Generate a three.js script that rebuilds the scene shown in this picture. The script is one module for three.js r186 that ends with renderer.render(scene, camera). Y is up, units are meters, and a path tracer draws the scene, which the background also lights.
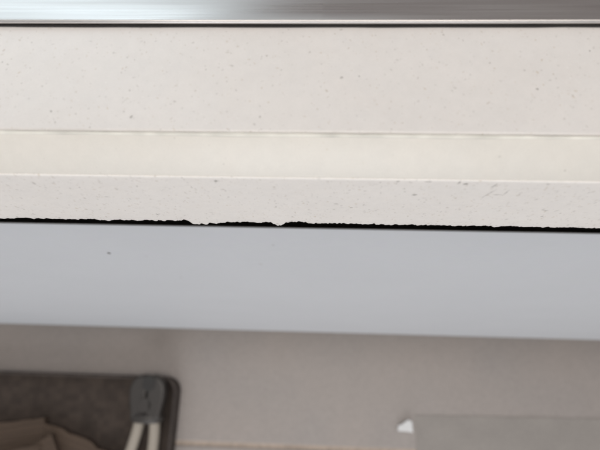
import * as THREE from 'three';
import { RectAreaLightUniformsLib } from 'three/addons/lights/RectAreaLightUniformsLib.js';
import { RoundedBoxGeometry } from 'three/addons/geometries/RoundedBoxGeometry.js';
import { mergeGeometries } from 'three/addons/utils/BufferGeometryUtils.js';

// ---------------------------------------------------------------- camera
const R = Math.PI / 180;
const scene = new THREE.Scene();
const camera = new THREE.PerspectiveCamera(53.02, 4 / 3, 0.005, 20);
camera.position.set(0, 1.0002, 0.04935);
camera.rotation.set(-72 * R, 7.8 * R, -6.4 * R, 'YXZ');
camera.focus = 0.165;                      // the counter edge is sharp, the floor a metre down is soft
camera.userData.fStop = 12;
scene.add(camera);

// ---------------------------------------------------------------- light
const renderer = new THREE.WebGLRenderer({ antialias: true });
renderer.toneMapping = THREE.LinearToneMapping;
renderer.toneMappingExposure = 1;
renderer.shadowMap.enabled = true;
RectAreaLightUniformsLib.init();
scene.background = new THREE.Color().setRGB(0.345, 0.342, 0.342);   // even grey ambient light standing for the unseen rest of the kitchen
const UNSEEN_LAMP = { w: 1.4, d: 0.55, x: 0.10, y: 2.35, z: 0.20, color: new THREE.Color().setRGB(1, 0.94, 0.875), power: 5.0 };
const UNSEEN_DOOR = { w: 1.6, h: 1.95, x: -0.15, y: 1.05, z: 2.3, color: new THREE.Color().setRGB(0.95, 0.97, 1), power: 2.9 };
const UNSEEN_WINDOW = { w: 1.0, h: 0.95, x: -0.72, y: 1.50, z: -0.66, color: new THREE.Color().setRGB(0.80, 0.93, 1), power: 1.6 };

// ---------------------------------------------------------------- helpers
function rng(seed) { let a = seed >>> 0; return () => { a = (a + 0x6d2b79f5) | 0; let t = Math.imul(a ^ (a >>> 15), 1 | a); t = (t + Math.imul(t ^ (t >>> 7), 61 | t)) ^ t; return ((t ^ (t >>> 14)) >>> 0) / 4294967296; }; }
function hash(x, y, s) { let h = Math.imul(x, 374761393) + Math.imul(y, 668265263) + Math.imul(s, 2147483647); h = Math.imul(h ^ (h >>> 13), 1274126177); return ((h ^ (h >>> 16)) >>> 0) / 4294967296; }
function vnoise(x, y, s, px = 0, py = 0) {          // value noise, periodic when px / py are given
  const xi = Math.floor(x), yi = Math.floor(y), fx = x - xi, fy = y - yi, u = fx * fx * (3 - 2 * fx), v = fy * fy * (3 - 2 * fy);
  const wx = (i) => (px ? ((i % px) + px) % px : i), wy = (i) => (py ? ((i % py) + py) % py : i);
  const a = hash(wx(xi), wy(yi), s), b = hash(wx(xi + 1), wy(yi), s), c = hash(wx(xi), wy(yi + 1), s), d = hash(wx(xi + 1), wy(yi + 1), s);
  return (a + (b - a) * u) * (1 - v) + (c + (d - c) * u) * v;
}
const toS = (c) => Math.round(255 * Math.min(1, Math.max(0, c <= 0.0031308 ? c * 12.92 : 1.055 * Math.pow(c, 1 / 2.4) - 0.055)));
// texture from a linear-colour function or a filled float array; covers mx by my metres
function texture(w, h, mx, my, data, srgb = true) {
  const out = new Uint8Array(w * h * 4);
  for (let i = 0; i < w * h; i++) { for (let k = 0; k < 3; k++) out[i * 4 + k] = srgb ? toS(data[i * 3 + k]) : Math.round(255 * Math.min(1, Math.max(0, data[i * 3 + k]))); out[i * 4 + 3] = 255; }
  const t = new THREE.DataTexture(out, w, h);
  t.wrapS = t.wrapT = THREE.RepeatWrapping; t.magFilter = THREE.LinearFilter; t.minFilter = THREE.LinearMipmapLinearFilter; t.generateMipmaps = true;
  t.repeat.set(1 / mx, 1 / my);
  if (srgb) t.colorSpace = THREE.SRGBColorSpace;
  t.needsUpdate = true;
  return t;
}
function fill(w, h, fn) { const d = new Float32Array(w * h * 3); for (let y = 0; y < h; y++) for (let x = 0; x < w; x++) { const c = fn(x, y); for (let k = 0; k < 3; k++) d[(y * w + x) * 3 + k] = Array.isArray(c) ? c[k] : c; } return d; }
// an irregular grain: ellipse with a ragged rim multiplied into the colour field
function grain(d, w, h, cx, cy, rx, ry, turn, col, amount, seed) {
  const r = Math.ceil(Math.max(rx, ry) * 1.5 + 1), c = Math.cos(turn), s = Math.sin(turn);
  for (let y = Math.floor(cy - r); y <= cy + r; y++) for (let x = Math.floor(cx - r); x <= cx + r; x++) {
    const dx = x - cx, dy = y - cy, u = (dx * c + dy * s) / rx, v = (-dx * s + dy * c) / ry;
    const q = Math.hypot(u, v) + (vnoise(x * 0.45, y * 0.45, seed) - 0.5) * 0.9;
    const m = amount * Math.min(1, Math.max(0, (1.1 - q) * 2.2));
    if (m <= 0) continue;
    const i = ((((y % h) + h) % h) * w + (((x % w) + w) % w)) * 3;
    for (let k = 0; k < 3; k++) d[i + k] = d[i + k] * (1 - m) + col[k] * m;
  }
}
function quartz(w, h, m, base, seed, density, strong, tall = 1) {        // m: metres across w pixels
  const ppm = w / m, rand = rng(seed);
  const d = fill(w, h, (x, y) => {
    const n = (vnoise(x / w * 24, y / w * 24, seed, 24, 24 * h / w) - 0.5) * 0.030 + (vnoise(x / w * 150, y / w * 150, seed + 1, 150, 150 * h / w) - 0.5) * 0.030 + (vnoise(x / 2, y / 2, seed + 2, w / 2, h / 2) - 0.5) * 0.035;
    const hue = (vnoise(x / w * 60, y / w * 60, seed + 3, 60, 60 * h / w) - 0.5) * 0.006;
    return [base[0] * (1 + n + hue), base[1] * (1 + n), base[2] * (1 + n - hue)];
  });
  const area = m * m * h / w, tones = [[0.40, 0.33, 0.25], [0.36, 0.33, 0.30], [0.46, 0.36, 0.24], [0.30, 0.27, 0.24]];
  for (let i = 0; i < area * 110000 * density; i++) {          // faint fine grains, lighter and darker
    const t = rand() < 0.4 ? [0.86, 0.85, 0.83] : tones[Math.floor(rand() * 4)];
    grain(d, w, h, rand() * w, rand() * h, ppm * (0.00012 + rand() * 0.0002), tall * ppm * (0.0001 + rand() * 0.00015), rand() * 3.14, t, 0.10 + rand() * 0.22, seed + i);
  }
  for (let i = 0; i < area * 42000 * density; i++) {          // specks one can see
    const k = rand();
    grain(d, w, h, rand() * w, rand() * h, ppm * (0.00018 + k * k * 0.00032), tall * ppm * (0.00013 + rand() * 0.0002), (rand() - 0.5) * (tall > 1 ? 0.7 : 2.4), tones[Math.floor(rand() * 4)], (0.22 + rand() * 0.4) * strong, seed + 7 * i);
  }
  for (let i = 0; i < area * 1100 * density; i++) grain(d, w, h, rand() * w, rand() * h, ppm * (0.0002 + rand() * 0.0003), tall * ppm * (0.00016 + rand() * 0.0002), (rand() - 0.5) * (tall > 1 ? 0.7 : 3), [0.13, 0.11, 0.09], (0.4 + rand() * 0.4) * strong, seed + 13 * i);
  return d;
}
const std = (o) => new THREE.MeshStandardMaterial(o);
const used = {};
function numbered(n) { used[n] = (used[n] ?? -1) + 1; return used[n] ? `${n}_${String(used[n]).padStart(3, '0')}` : n; }
function part(name, geo, m, parent) { const o = new THREE.Mesh(geo, m); o.name = name; o.castShadow = o.receiveShadow = true; parent.add(o); return o; }
function thing(name, label, category, group) { const o = new THREE.Group(); o.name = numbered(name); o.userData = { label, category }; if (group) o.userData.group = group; scene.add(o); return o; }
function one(name, geo, m, label, category, group) { const o = part(numbered(name), geo, m, scene); o.userData = { label, category }; if (group) o.userData.group = group; return o; }
function structure(name, geo, m) { const o = part(name, geo, m, scene); o.userData.kind = 'structure'; return o; }
function box(x0, x1, y0, y1, z0, z1) { const g = new THREE.BoxGeometry(x1 - x0, y1 - y0, z1 - z0); g.translate((x0 + x1) / 2, (y0 + y1) / 2, (z0 + z1) / 2); return metric(g); }
function metric(g) {                                          // uv in metres by the main direction of each normal
  const p = g.attributes.position, n = g.attributes.normal, uv = new Float32Array(p.count * 2);
  for (let i = 0; i < p.count; i++) {
    const ax = Math.abs(n.getX(i)), ay = Math.abs(n.getY(i)), az = Math.abs(n.getZ(i));
    const [u, v] = ay >= ax && ay >= az ? [p.getX(i), p.getZ(i)] : az >= ax ? [p.getX(i), p.getY(i)] : [p.getZ(i), p.getY(i)];
    uv[i * 2] = u; uv[i * 2 + 1] = v;
  }
  g.setAttribute('uv', new THREE.BufferAttribute(uv, 2));
  return g;
}
// a strip swept along x: section(x) gives the [z, y] points of the cross-section, uv = (x, arc length)
function sweep(xs, section) {
  const pos = [], uv = [], idx = []; let n = 0;
  xs.forEach((x, i) => {
    const s = section(x); n = s.length; let a = 0;
    s.forEach(([z, y], j) => { if (j) a += Math.hypot(z - s[j - 1][0], y - s[j - 1][1]); pos.push(x, y, z); uv.push(x, a); });
    if (i) for (let j = 0; j < n - 1; j++) { const p = (i - 1) * n + j, q = i * n + j; idx.push(p, p + 1, q, q, p + 1, q + 1); }
  });
  const g = new THREE.BufferGeometry();
  g.setAttribute('position', new THREE.Float32BufferAttribute(pos, 3)); g.setAttribute('uv', new THREE.Float32BufferAttribute(uv, 2)); g.setIndex(idx);
  g.computeVertexNormals();
  return g;
}
function arc(cz, cy, r, a0, a1, n) { const o = []; for (let i = 0; i <= n; i++) { const a = (a0 + (a1 - a0) * i / n) * R; o.push([cz + r * Math.cos(a), cy + r * Math.sin(a)]); } return o; }
function range(a, b, step) { const o = []; const n = Math.round((b - a) / step); for (let i = 0; i <= n; i++) o.push(a + (b - a) * i / n); return o; }

// ---------------------------------------------------------------- floor, tiled
const groutTex = texture(256, 256, 0.3, 0.3, fill(256, 256, (x, y) => { const n = vnoise(x / 8, y / 8, 5, 32, 32) * 0.25 + vnoise(x / 2, y / 2, 6, 128, 128) * 0.2 + 0.78; return [0.52 * n, 0.43 * n, 0.36 * n]; }));
const floor = structure('floor', box(-3.4, 2.6, -0.06, -0.003, -0.56, 2.4), std({ map: groutTex, roughness: 0.9 }));
const tileData = (s) => fill(1024, 1024, (x, y) => {
  const a = vnoise(x / 128, y / 128, s, 8, 8), b = vnoise(x / 32, y / 64, s + 1, 32, 16), c = vnoise(x / 8, y / 8, s + 2, 128, 128), e = vnoise(x / 2, y / 2, s + 3, 512, 512);
  const n = 1 + (a - 0.5) * 0.05 + (b - 0.5) * 0.02 + (c - 0.5) * 0.08 + (e - 0.5) * 0.10, w = (a - 0.5) * 0.02;
  return [0.405 * n * (1 + w), 0.362 * n, 0.338 * n * (1 - w)];
});
const tileMats = [41, 57].map((s) => std({ map: texture(1024, 1024, 0.6, 0.6, tileData(s)), roughness: 0.5 }));
{
  const TX = 1.40, TZ = 0.66, G = 0.009, geo = new RoundedBoxGeometry(TX - G, 0.012, TZ - G, 2, 0.0025); metric(geo);
  let k = 0;
  for (let i = -2; i < 3; i++) for (let j = -1; j < 3; j++) {
    const t = part(k ? `tile_${String(k).padStart(3, '0')}` : 'tile', geo, tileMats[(i * 7 + j * 3 + 30) % 2], floor); k++;
    t.position.set(-0.78 + (i + 0.5) * TX, -0.006 + 0.0003 * ((i + j) & 1), 0.1975 + (j + 0.5) * TZ);
    t.rotation.y = ((i * 5 + j * 11 + 40) % 2) * Math.PI;
  }
}

// ---------------------------------------------------------------- back wall and daylight pane, out of view, placed for the sheen on the steel
{
  const m = std({ color: new THREE.Color().setRGB(0.22, 0.20, 0.20), roughness: 0.9 });  // unseen wall, dark tone chosen to darken the steel on the right
  const { x, y, w, h } = UNSEEN_WINDOW, x0 = x - w / 2, x1 = x + w / 2, y0 = y - h / 2, y1 = y + h / 2;
  const wall = new THREE.Group(); wall.name = 'unseen_wall_back'; wall.userData.kind = 'structure'; scene.add(wall);
  part('wall_panel', box(-2.4, x0, 0, 2.5, -0.76, -0.62), m, wall); part('wall_panel', box(x1, 2.4, 0, 2.5, -0.76, -0.62), m, wall);
  part('wall_panel', box(x0, x1, 0, y0, -0.76, -0.62), m, wall); part('wall_panel', box(x0, x1, y1, 2.5, -0.76, -0.62), m, wall);
  const win = thing('window', 'white framed daylight pane in the wall behind the counter, out of view, placed to light the steel', 'window');
  const fm = std({ color: new THREE.Color().setRGB(0.75, 0.75, 0.74), roughness: 0.45 }), f = 0.045;
  const fr = part('frame', mergeGeometries([box(x0 + 0.002, x0 + f, y0 + 0.002, y1 - 0.002, -0.74, -0.66), box(x1 - f, x1 - 0.002, y0 + 0.002, y1 - 0.002, -0.74, -0.66), box(x0 + f, x1 - f, y0 + 0.002, y0 + f, -0.74, -0.66), box(x0 + f, x1 - f, y1 - f, y1 - 0.002, -0.74, -0.66)]), fm, win);
  part('pane', box(x0 + f + 0.002, x1 - f - 0.002, y0 + f + 0.002, y1 - f - 0.002, -0.72, -0.714), std({ color: 0x222222, emissive: UNSEEN_WINDOW.color, emissiveIntensity: 0.9, roughness: 0.3 }), win);
  const l = new THREE.RectAreaLight(UNSEEN_WINDOW.color, UNSEEN_WINDOW.power, w - 2 * f - 0.02, h - 2 * f - 0.02); l.name = 'unseen_window_light';
  l.position.set(x, y, -0.70); l.lookAt(x, y, 1); win.add(l);
}
// ---------------------------------------------------------------- ceiling lamp, out of view, placed to light the counter top
{
  const { x, y, z, w, d } = UNSEEN_LAMP;
  const lamp = thing('unseen_ceiling_lamp', 'large flat warm white ceiling lamp above the counter, out of view, placed to light the counter top', 'lamp');
  part('housing', box(x - w / 2 - 0.02, x + w / 2 + 0.02, y + 0.012, y + 0.06, z - d / 2 - 0.02, z + d / 2 + 0.02), std({ color: 0xdddddd, roughness: 0.5 }), lamp);
  part('diffuser', box(x - w / 2, x + w / 2, y, y + 0.01, z - d / 2, z + d / 2), std({ color: 0x444444, emissive: UNSEEN_LAMP.color, emissiveIntensity: 0.8 }), lamp);
  const l = new THREE.RectAreaLight(UNSEEN_LAMP.color, UNSEEN_LAMP.power, w, d); l.name = 'unseen_lamp_light'; l.position.set(x, y - 0.004, z); l.lookAt(x, 0, z); lamp.add(l);
}

// ---------------------------------------------------------------- glazed door, out of view, placed to light the upright faces from the front
{
  const { x, y, z, w, h } = UNSEEN_DOOR, x0 = x - w / 2, x1 = x + w / 2, y0 = y - h / 2, y1 = y + h / 2, f = 0.07;
  const door = thing('unseen_glazed_door', 'white framed glazed door opposite the cabinet, out of view, placed to light the cabinet front', 'door');
  const fm = std({ color: new THREE.Color().setRGB(0.75, 0.75, 0.74), roughness: 0.45 });
  part('frame', mergeGeometries([box(x0 - f, x0, 0.001, y1 + f, z - 0.03, z + 0.05), box(x1, x1 + f, 0.001, y1 + f, z - 0.03, z + 0.05), box(x0, x1, 0.001, y0, z - 0.03, z + 0.05), box(x0, x1, y1, y1 + f, z - 0.03, z + 0.05)]), fm, door);
  part('pane', box(x0 + 0.002, x1 - 0.002, y0 + 0.002, y1 - 0.002, z + 0.012, z + 0.02), std({ color: 0x222222, emissive: UNSEEN_DOOR.color, emissiveIntensity: 0.6, roughness: 0.3 }), door);
  const l = new THREE.RectAreaLight(UNSEEN_DOOR.color, UNSEEN_DOOR.power, w - 0.02, h - 0.02); l.name = 'unseen_door_light'; l.position.set(x, y, z); l.lookAt(x, y, -1); door.add(l);
}

// ---------------------------------------------------------------- base cabinet
{
  const cab = thing('base_cabinet', 'plain white base cabinet front under the speckled counter edge', 'cabinet');
  const W = 2048, H = 512, d = fill(W, H, (x, y) => { const n = 1 + (vnoise(x / 64, y / 64, 81, 32, 8) - 0.5) * 0.02 + (vnoise(x / 6, y / 6, 82) - 0.5) * 0.015; return [0.60 * n, 0.612 * n, 0.635 * n]; });
  const r = rng(9); for (let i = 0; i < 40; i++) grain(d, W, H, r() * W, r() * H, 1 + r() * 1.2, 1 + r(), r() * 3, [0.35, 0.33, 0.31], 0.25 + r() * 0.3, i);
  const peel = texture(512, 512, 0.12, 0.12, fill(512, 512, (x, y) => vnoise(x / 8, y / 8, 91, 64, 64) * 0.6 + vnoise(x / 4, y / 4, 92, 128, 128) * 0.4), false);
  const white = std({ map: texture(W, H, 1.6, 0.4, d), roughness: 0.62, bumpMap: peel, bumpScale: 0.00003 });
  const front = new RoundedBoxGeometry(1.6, 0.6534, 0.0012, 3, 0.0005); front.translate(0, 0.124 + 0.3267, -0.0206); metric(front);
  part('door_panel', front, white, cab);
  part('door_core', box(-0.799, 0.799, 0.125, 0.602, -0.039, -0.0213), white, cab);
  part('carcass', box(-0.8, 0.8, 0.10, 0.8478, -0.56, -0.0665), white, cab);
  const chan = std({ color: new THREE.Color().setRGB(0.20, 0.19, 0.18), roughness: 0.6 });       // finger-pull channel behind the top of the door
  const cs = new THREE.Shape([[-0.066, 0.8476], [-0.066, 0.60], [-0.0392, 0.60], [-0.0392, 0.6015], [-0.0645, 0.6015], [-0.0645, 0.8476]].map(([z, y]) => new THREE.Vector2(-z, y)));
  const cgm = new THREE.ExtrudeGeometry(cs, { depth: 1.6, bevelEnabled: false }); cgm.rotateY(Math.PI / 2); cgm.translate(-0.8, 0, 0);
  part('pull_channel', cgm, chan, cab);
  part('plinth', box(-0.8, 0.8, 0.001, 0.0995, -0.56, -0.075), std({ color: new THREE.Color().setRGB(0.3, 0.29, 0.28), roughness: 0.6 }), cab);
  const sp = new THREE.IcosahedronGeometry(0.0011, 1); sp.scale(1, 1.5, 0.3); sp.translate(-0.1372, 0.7175, -0.0199);
  part('dirt_speck', sp, std({ color: new THREE.Color().setRGB(0.10, 0.09, 0.08), roughness: 0.9 }), cab);
}

// ---------------------------------------------------------------- countertop
const TOP = 0.896, SEAM = -0.009, ARRIS = 0.8877, BOTTOM = 0.848;
{
  const ct = thing('countertop', 'off white speckled quartz countertop with chamfered front and chipped lower edge', 'countertop');
  const BASE = [0.735, 0.702, 0.678];
  const topMap = texture(2048, 1024, 0.3, 0.15, quartz(2048, 1024, 0.3, BASE, 101, 1.5, 0.8));
  const fine = texture(512, 512, 0.04, 0.04, fill(512, 512, (x, y) => vnoise(x / 3, y / 3, 31) * 0.5 + vnoise(x / 9, y / 9, 32) * 0.5), false);
  const topM = new THREE.MeshPhysicalMaterial({ map: topMap, roughness: 0.38, bumpMap: fine, bumpScale: 0.00002 });
  const xs0 = range(-0.8, 0.8, 0.2);
  part('slab', sweep(xs0, () => [[-0.56, TOP - 0.03], [-0.56, TOP], ...range(-0.559, SEAM - 0.0013, 0.1).map((z) => [z, TOP]), [SEAM - 0.0006, TOP - 0.0001], [SEAM - 0.0004, TOP - 0.0006], [SEAM - 0.0004, TOP - 0.03], [-0.56, TOP - 0.03]].reverse()), topM, ct);

  // resin seam between the slab and its front strip: a thin uneven bead
  const seamTex = texture(1024, 64, 0.3, 0.02, fill(1024, 64, (x, y) => { const n = 0.9 + 0.22 * (vnoise(x / 10, y / 20, 71) - 0.5) + 0.2 * (vnoise(x / 50, 0, 72) - 0.5); return [0.76 * n, 0.735 * n, 0.67 * n]; }));
  part('resin_seam', sweep(range(-0.4, 0.4, 0.0012), (x) => {
    const h = 0.00012 + 0.0002 * vnoise(x * 300, 0, 73) + 0.00012 * vnoise(x * 60, 0, 74), w = 0.00042 + 0.00022 * vnoise(x * 90, 3, 75);
    return arc(0, 0, 1, 200, -30, 7).map(([a, b]) => [SEAM + 0.0001 + a * w, TOP - 0.0004 + Math.max(-0.0012, b * (h + 0.0002))]);
  }), std({ map: seamTex, roughness: 0.6 }), ct);

  // polished chamfer strip, cream, nearly without grains
  const chD = quartz(2048, 128, 0.3, [0.68, 0.648, 0.595], 211, 0.10, 0.5);
  const chM = new THREE.MeshPhysicalMaterial({ map: texture(2048, 128, 0.3, 0.01875, chD), roughness: 0.42 });
  const n45 = [Math.SQRT1_2, Math.SQRT1_2];
  part('chamfer_strip', sweep(range(-0.8, 0.8, 0.1), () => [[SEAM + 0.0003, TOP - 0.02], [SEAM + 0.0003, TOP - 0.0006], [SEAM + 0.0005, TOP - 0.00055], [-0.00045, ARRIS + 0.00030], [-0.0009, ARRIS - 0.01], [SEAM + 0.0003, TOP - 0.02]].reverse()), chM, ct);

  // front face: raw sawn lower edge, chipped along its length; x breaks measured on the photograph
  const W = 2048, H = 384, M = 0.3, fd = quartz(W, H, M, [0.81, 0.772, 0.732], 307, 1.5, 0.6, 2.4), ppm = W / M;  // same stone as the slab, base colour lightened to brighten this upright face
  const mark = (x, y, rx, ry, turn, a, c = [0.10, 0.08, 0.06]) => grain(fd, W, H, (x + 0.15) * ppm, (0.8895 - y) * ppm, rx * ppm, ry * 1.3 * ppm, turn * 0.5, c, a * 0.8, Math.round(1e5 * (x + 1)));
  for (const [x, y, rx, ry, t, a] of [[0.0394, 0.8858, 0.0006, 0.0004, 0.4, 0.9], [0.0375, 0.8866, 0.0003, 0.0008, 0.1, 0.6], [0.0291, 0.8870, 0.0009, 0.0003, 0, 0.5], [0.0275, 0.8775, 0.0006, 0.0005, 0, 0.6], [0.0475, 0.885, 0.0004, 0.0013, 0.5, 0.45], [0.048, 0.879, 0.0003, 0.0025, 0.6, 0.35], [0.0505, 0.8785, 0.0013, 0.0003, 0.2, 0.45], [0.0525, 0.880, 0.0003, 0.0018, 0.1, 0.35], [-0.029, 0.8855, 0.0006, 0.0005, 0, 0.7], [-0.083, 0.882, 0.0004, 0.0008, 0.2, 0.4], [0.061, 0.8865, 0.0005, 0.0003, 0, 0.5], [0.021, 0.8868, 0.0005, 0.0003, 0, 0.6], [-0.066, 0.872, 0.0010, 0.0003, 0.3, 0.4], [0.005, 0.869, 0.0009, 0.0004, 0.4, 0.35], [0.070, 0.866, 0.0008, 0.0004, 0.4, 0.4]]) mark(x, y, rx, ry, t, a);
  const pits = texture(1024, 256, 0.15, 0.0375, fill(1024, 256, (x, y) => 0.5 + 0.5 * vnoise(x / 4, y / 4, 51) * vnoise(x / 16, y / 16, 52) + 0.2 * (vnoise(x / 2, y / 2, 53) - 0.5)), false);
  const faceM = std({ map: texture(W, H, M, M * H / W, fd), roughness: 0.55, bumpMap: pits, bumpScale: 0.00012 });
  faceM.map.offset.set(0.5, 0);
  const bump = (x, a, b, e) => { const t = (x - a) / e, u = (b - x) / e; return Math.min(1, Math.max(0, t)) * Math.min(1, Math.max(0, u)); };
  const step = (x, f, s) => { const i = Math.floor(x * f); const t = Math.min(1, Math.max(0, (x * f - i) * 2.2)); return hash(i, 0, s) * t + hash(i - 1, 0, s) * (1 - t); };
  const lower = (x) => BOTTOM + 0.0006 * (step(x, 170, 61) - 0.5) + 0.0009 * (step(x + 0.3, 620, 62) - 0.5) + 0.0011 * (vnoise(x * 1900 + 900, 0, 63) - 0.5) + 0.0008 * (vnoise(x * 60 + 90, 0, 64) - 0.5)
    - 0.0036 * bump(x, -0.0463, -0.0330, 0.0006) * Math.min(1, Math.max(0, (-0.033 - x) / 0.009)) * (0.75 + 0.5 * vnoise(x * 900 + 500, 0, 65)) - 0.0033 * bump(x, -0.0170, -0.0118, 0.0019) + 0.0014 * bump(x, -0.0515, -0.0463, 0.0012)
    - 0.0009 * bump(x, -0.080, -0.074, 0.002) + 0.0008 * bump(x, -0.0105, -0.003, 0.002) + 0.0008 * bump(x, 0.062, 0.068, 0.0015);
  const xs = [...range(-0.8, -0.2, 0.02).slice(0, -1), ...range(-0.2, 0.2, 0.00032), ...range(0.2, 0.8, 0.02).slice(1)];
  const rag = (x, k) => (vnoise(x * 1300 + 400, k * 1.7, 66) - 0.5);
  part('front_edge', sweep(xs, (x) => {
    const b = lower(x), c = 0.0009 + 0.0010 * vnoise(x * 260 + 70, 0, 67), e = 0.00025 * Math.max(0, rag(x, 9) + 0.1), a = [];
    a.push([-0.0108, ARRIS - 0.003], [-0.00044, ARRIS + 0.00029 - e], [-0.00022, ARRIS + 0.00008 - e], [-0.00006 - e * 0.5, ARRIS - 0.00016], [0, ARRIS - 0.0009]);
    for (const t of [0.12, 0.3, 0.5, 0.7, 0.86]) a.push([0, ARRIS - 0.0009 + (b + c - ARRIS + 0.0009) * t]);
    a.push([0.00006 * rag(x, 1), b + c], [-0.00022 + 0.00025 * rag(x, 2), b + c * 0.45], [-0.0007 + 0.0005 * rag(x, 3), b], [-0.0017 + 0.0008 * rag(x, 4), b + 0.0002 + 0.0004 * rag(x, 5)], [-0.0032, b + 0.0006], [-0.0108, BOTTOM + 0.003]);
    return a.reverse();
  }), faceM, ct);
  { const g = ct.children[ct.children.length - 1].geometry, p = g.attributes.position, u = g.attributes.uv; for (let i = 0; i < p.count; i++) u.setXY(i, p.getX(i), 0.8895 - p.getY(i)); }
  part('inner_core', box(-0.79, 0.79, 0.8482, 0.8655, -0.555, -0.0112), std({ color: new THREE.Color().setRGB(0.36, 0.29, 0.22), roughness: 0.95 }), ct);
  // crumbs of stone left along the sawn edge
  const r = rng(77), crumbM = std({ color: new THREE.Color().setRGB(0.66, 0.62, 0.58), roughness: 0.8 }), cg = [];
  for (let k = 0; k < 4; k++) { const g = new THREE.IcosahedronGeometry(0.0005, 1), p = g.attributes.position; for (let i = 0; i < p.count; i++) { const q = 0.7 + 0.6 * hash(Math.round(p.getX(i) * 1e5), Math.round(p.getY(i) * 1e5 + p.getZ(i) * 7e4), k); p.setXYZ(i, p.getX(i) * q, p.getY(i) * q, p.getZ(i) * q); } g.computeVertexNormals(); cg.push(g); }
  for (const x of [0.0366, 0.0553, 0.0565, 0.0745, -0.0905, -0.064, 0.012, -0.028, 0.084]) { const c = part('crumb', cg[Math.floor(r() * 4)], crumbM, ct); c.position.set(x, 0.8464 - r() * 0.002, -0.0030); c.rotation.set(r() * 6, r() * 6, r() * 6); c.scale.setScalar(0.5 + r() * 0.6); }
}

// ---------------------------------------------------------------- steel rim at the back of the counter
{
  const rim = thing('steel_hob', 'brushed stainless steel hob edge set on the back of the white counter', 'hob');
  const rough = texture(1024, 512, 0.4, 0.05, fill(1024, 512, (x, y) => 0.5 + 0.15 * (vnoise(x / 128, y / 2, 11, 8, 256) - 0.5) + 0.12 * (vnoise(x / 40, y, 12, 25) - 0.5) + 0.3 * (vnoise(x / 128, y / 40, 13, 8) - 0.5)), false);
  const cd = fill(1024, 512, (x, y) => { const n = 1 + 0.03 * (vnoise(x / 200, y / 1.5, 14) - 0.5) + 0.05 * (vnoise(x / 60, y / 8, 15) - 0.5); return [0.60 * n, 0.575 * n, 0.56 * n]; });
  { const q = rng(4); for (let i = 0; i < 14; i++) grain(cd, 1024, 512, q() * 1024, q() * 512, 1 + q(), 3 + q() * 3, 0, [0.1, 0.09, 0.08], 0.6, i); }
  const steel = new THREE.MeshPhysicalMaterial({ map: texture(1024, 512, 0.4, 0.05, cd), metalness: 1, roughness: 0.72, roughnessMap: rough, bumpMap: rough, bumpScale: 0.000002, anisotropy: 0.5 });
  const F = -0.0433, Y = TOP + 0.0006, r = 0.0007;
  part('steel_plate', sweep(range(-0.6, 0.6, 0.02), (x) => {
    const w = 0.00025 * Math.sin(x * 9 + 1) - 0.010 * x * x;                       // the sheet is not quite straight
    return [[-0.50, Y + 2 * r + 0.004], [-0.12, Y + 2 * r + 0.0035], [-0.075, Y + 2 * r + 0.0022], [F - r - 0.006 + w, Y + 2 * r + 0.0003], ...arc(F - r + w, Y + r, r, 88, -60, 10), [F - 0.006, Y - 0.0001], [-0.50, Y - 0.0001]].reverse();
  }), steel, rim);
  const rubber = std({ color: new THREE.Color().setRGB(0.012, 0.010, 0.009), roughness: 0.7 });
  part('seal', sweep(range(-0.6, 0.6, 0.001), (x) => {
    const w = 0.00025 * Math.sin(x * 9 + 1) - 0.010 * x * x + 0.00016 * (vnoise(x * 120 + 90, 0, 22) - 0.5), thin = x > 0.118 ? 0.0007 * vnoise(x * 700, 0, 23) : 0;
    return [[-0.06, TOP + 0.00057], ...arc(F + 0.00008 + w - thin, TOP + 0.00030, 0.00027, 90, -90, 7), [-0.06, TOP + 0.00005]].reverse();
  }), rubber, rim);
}

// ---------------------------------------------------------------- things on the floor below
function roundRect(x0, x1, z0, z1, r) { const s = new THREE.Shape(); s.moveTo(x0 + r, z0); s.lineTo(x1 - r, z0); s.absarc(x1 - r, z0 + r, r, -Math.PI / 2, 0); s.lineTo(x1, z1 - r); s.absarc(x1 - r, z1 - r, r, 0, Math.PI / 2); s.lineTo(x0 + r, z1); s.absarc(x0 + r, z1 - r, r, Math.PI / 2, Math.PI); s.lineTo(x0, z0 + r); s.absarc(x0 + r, z0 + r, r, Math.PI, Math.PI * 1.5); return s; }
const flat = (s, y0, depth, bevel = 0) => { const g = new THREE.ExtrudeGeometry(s, { depth: depth - 2 * bevel, bevelEnabled: bevel > 0, bevelSize: bevel, bevelThickness: bevel, bevelSegments: 3, bevelOffset: -bevel, curveSegments: 10 }); g.rotateX(Math.PI / 2); g.translate(0, y0 + depth - bevel, 0); g.computeVertexNormals(); return metric(g); };
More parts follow.
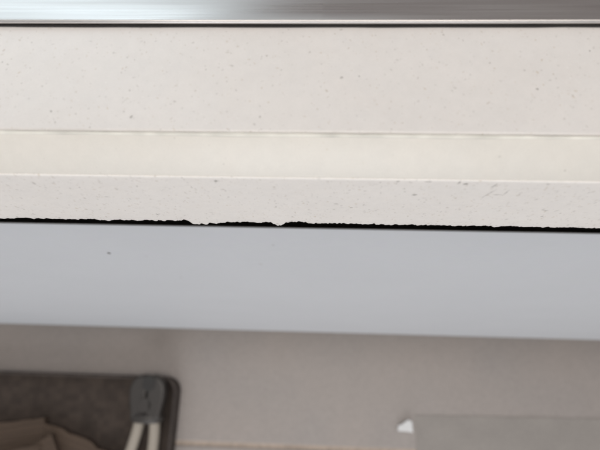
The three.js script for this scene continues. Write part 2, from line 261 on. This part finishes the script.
{
  const X0 = -0.84, X1 = -0.283, Z0 = 0.071, Z1 = 0.40, Hh = 0.040;
  const tote = thing('tool_tray', 'dark brown shallow tool tray with rounded corners on the tiled floor', 'tool tray');
  const dk = (s, c) => texture(512, 512, 0.25, 0.25, fill(512, 512, (x, y) => { const n = 1 + (vnoise(x / 24, y / 24, s, 21) - 0.5) * 0.5 + (vnoise(x / 3, y / 3, s + 1) - 0.5) * 0.35; return c.map((v) => v * n); }));
  const shell = std({ map: dk(301, [0.055, 0.042, 0.036]), roughness: 0.7 }), liner = std({ map: dk(311, [0.062, 0.046, 0.037]), roughness: 0.9 });
  const ring = roundRect(X0, X1, Z0, Z1, 0.03); ring.holes.push(roundRect(X0 + 0.004, X1 - 0.004, Z0 + 0.004, Z1 - 0.004, 0.024));
  part('shell', flat(ring, 0.001, Hh - 0.012), shell, tote);
  const lip = roundRect(X0 - 0.001, X1 + 0.001, Z0 - 0.001, Z1 + 0.001, 0.030); lip.holes.push(roundRect(X0 + 0.005, X1 - 0.005, Z0 + 0.005, Z1 - 0.005, 0.025));
  part('rim', flat(lip, Hh - 0.0118, 0.0118, 0.0015), shell, tote);
  part('base', flat(roundRect(X0 + 0.0045, X1 - 0.0045, Z0 + 0.0045, Z1 - 0.0045, 0.0235), 0.002, 0.008), liner, tote);

  // split wood offcuts lying in the tote
  const wood = [0, 1].map((k) => std({ map: texture(256, 1024, 0.06, 0.4, fill(256, 1024, (x, y) => { const n = 0.75 + 0.5 * vnoise(x / 7 + 3 * vnoise(x / 60, y / 160, 401 + k), y / 180, 402 + k) + 0.15 * vnoise(x / 2, y / 30, 403 + k); return [0.085 * n, 0.058 * n, 0.041 * n]; })), roughness: 0.85 }));
  const names = ['long brown wood offcut at the far left in the dark tray', 'brown wood offcut lying slantwise across the tray, nearest the pliers', 'short brown offcut wedged under the others in the tray', 'pale brown splinter of wood on top of the offcuts'];
  [[-0.68, 0.0195, 0.262, 0.30, 0.17, 0.16], [-0.45, 0.019, 0.262, 0.26, 0.12, -0.34], [-0.585, 0.032, 0.30, 0.22, 0.15, 0.45], [-0.62, 0.040, 0.238, 0.17, 0.018, 0.30]].forEach(([x, y, z, l, w, t], i) => {
    const g = new THREE.BoxGeometry(l, i === 3 ? 0.006 : 0.016, w, 16, 1, 4), p = g.attributes.position;
    for (let k = 0; k < p.count; k++) { const px = p.getX(k), pz = p.getZ(k); p.setZ(k, pz + Math.sign(pz) * 0.010 * (vnoise(px * 45 + i * 9, Math.sign(pz) * 2, 420 + i) - 0.5)); p.setX(k, px + Math.sign(px) * 0.016 * (vnoise(pz * 90, i * 3, 430) - 0.5)); }
    g.computeVertexNormals(); metric(g); const uv = g.attributes.uv; for (let k = 0; k < uv.count; k++) uv.setXY(k, uv.getY(k), uv.getX(k));
    const o = one('wood_offcut', g, wood[i % 2], names[i], 'offcut', 'wood offcuts in the tray'); o.position.set(x, y, z); o.rotation.y = t;
  });

  // pincers: grey head against the far corner, two pale sleeved handles towards the near side
  const pl = thing('pincers', 'grey headed pincers with two pale handles in the corner of the tray', 'hand tool');
  const head = std({ color: new THREE.Color().setRGB(0.062, 0.056, 0.052), roughness: 0.4, metalness: 0.2 }), dark = std({ color: new THREE.Color().setRGB(0.03, 0.028, 0.027), roughness: 0.5 });
  const pale = std({ color: new THREE.Color().setRGB(0.40, 0.355, 0.30), roughness: 0.45 });
  const jaw = (s) => { const sh = new THREE.Shape(); sh.moveTo(0.0006 * s, 0.002); sh.bezierCurveTo(0.012 * s, -0.006, 0.036 * s, 0.002, 0.036 * s, 0.026); sh.bezierCurveTo(0.036 * s, 0.046, 0.030 * s, 0.052, 0.030 * s, 0.070); sh.lineTo(0.004 * s, 0.074); sh.bezierCurveTo(0.002 * s, 0.058, 0.0015 * s, 0.044, 0.0012 * s, 0.034); return flat(sh, s > 0 ? 0.004 : 0, 0.024, 0.005); };
  part('jaw', jaw(1), head, pl); part('jaw', jaw(-1), head, pl);
  const pv = new THREE.CylinderGeometry(0.012, 0.013, 0.032, 20); pv.translate(0, 0.012, 0.048); part('pivot', pv, head, pl);
  const nut = new THREE.CylinderGeometry(0.014, 0.014, 0.006, 6); nut.translate(0.004, 0.0265, 0.012); part('adjuster', nut, dark, pl);
  const collar = new THREE.TorusGeometry(0.025, 0.008, 10, 28); collar.scale(1, 0.55, 1); collar.translate(0.001, 0.012, 0.070); part('collar', collar, head, pl);
  for (const [s, ex, ez] of [[-1, -0.034, 0.150], [1, 0.014, 0.178]]) {
    const c = new THREE.CatmullRomCurve3([new THREE.Vector3(0.012 * s, 0.012, 0.056), new THREE.Vector3(s < 0 ? -0.015 : 0.018, 0.012, 0.085), new THREE.Vector3(ex, 0.008, ez)]);
    const g = new THREE.TubeGeometry(c, 24, 0.0105, 14); const h = part('handle', g, pale, pl);
    const cap = new THREE.SphereGeometry(0.0106, 14, 10); cap.translate(ex, 0.008, ez); part('end_cap', cap, pale, h);
  }
  pl.scale.set(1, 1, 1.14); pl.position.set(-0.334, 0.040, 0.067); pl.rotation.set(0.09, 0, 0);
}
{
  const sheet = new THREE.PlaneGeometry(0.62, 0.30, 72, 36); sheet.rotateX(-Math.PI / 2);  // faint darker floor patch, modelled as a thin flat sheet
  const p = sheet.attributes.position; for (let i = 0; i < p.count; i++) p.setY(i, 0.0004 + 0.0006 * vnoise(p.getX(i) * 12 + 5, p.getZ(i) * 12 + 5, 501));
  sheet.computeVertexNormals(); metric(sheet);
  const m = std({ map: texture(512, 512, 0.4, 0.4, fill(512, 512, (x, y) => { const n = 1 + (vnoise(x / 40, y / 40, 511) - 0.5) * 0.10 + (vnoise(x / 3, y / 3, 512) - 0.5) * 0.10; return [0.362 * n, 0.332 * n, 0.308 * n]; })), roughness: 0.8 });
  const o = one('grey_floor_patch', sheet, m, 'faint darker grey patch on the floor tile beside the white scrap', 'sheet'); o.position.set(0.514, 0.0006, 0.275); o.rotation.y = 0.015;
}
{
  const s = new THREE.Shape(); s.moveTo(-0.014, 0.007); s.lineTo(-0.013, -0.002); s.lineTo(-0.006, -0.004); s.lineTo(0.006, -0.013); s.lineTo(0.013, -0.010); s.lineTo(0.0145, 0.009); s.lineTo(0.002, 0.0075); s.closePath();
  const g = new THREE.ExtrudeGeometry(s, { depth: 0.003, bevelEnabled: true, bevelSize: 0.001, bevelThickness: 0.001, bevelSegments: 2 }); g.rotateX(Math.PI / 2); g.translate(0, 0.005, 0); g.computeVertexNormals();
  const o = one('plaster_scrap', g, std({ color: new THREE.Color().setRGB(0.80, 0.80, 0.80), roughness: 0.8 }), 'small white triangular scrap on the floor at the corner of the grey patch', 'scrap'); o.position.set(0.180, 0.0035, 0.151); o.rotation.x = 0.12;
}
renderer.render(scene, camera);
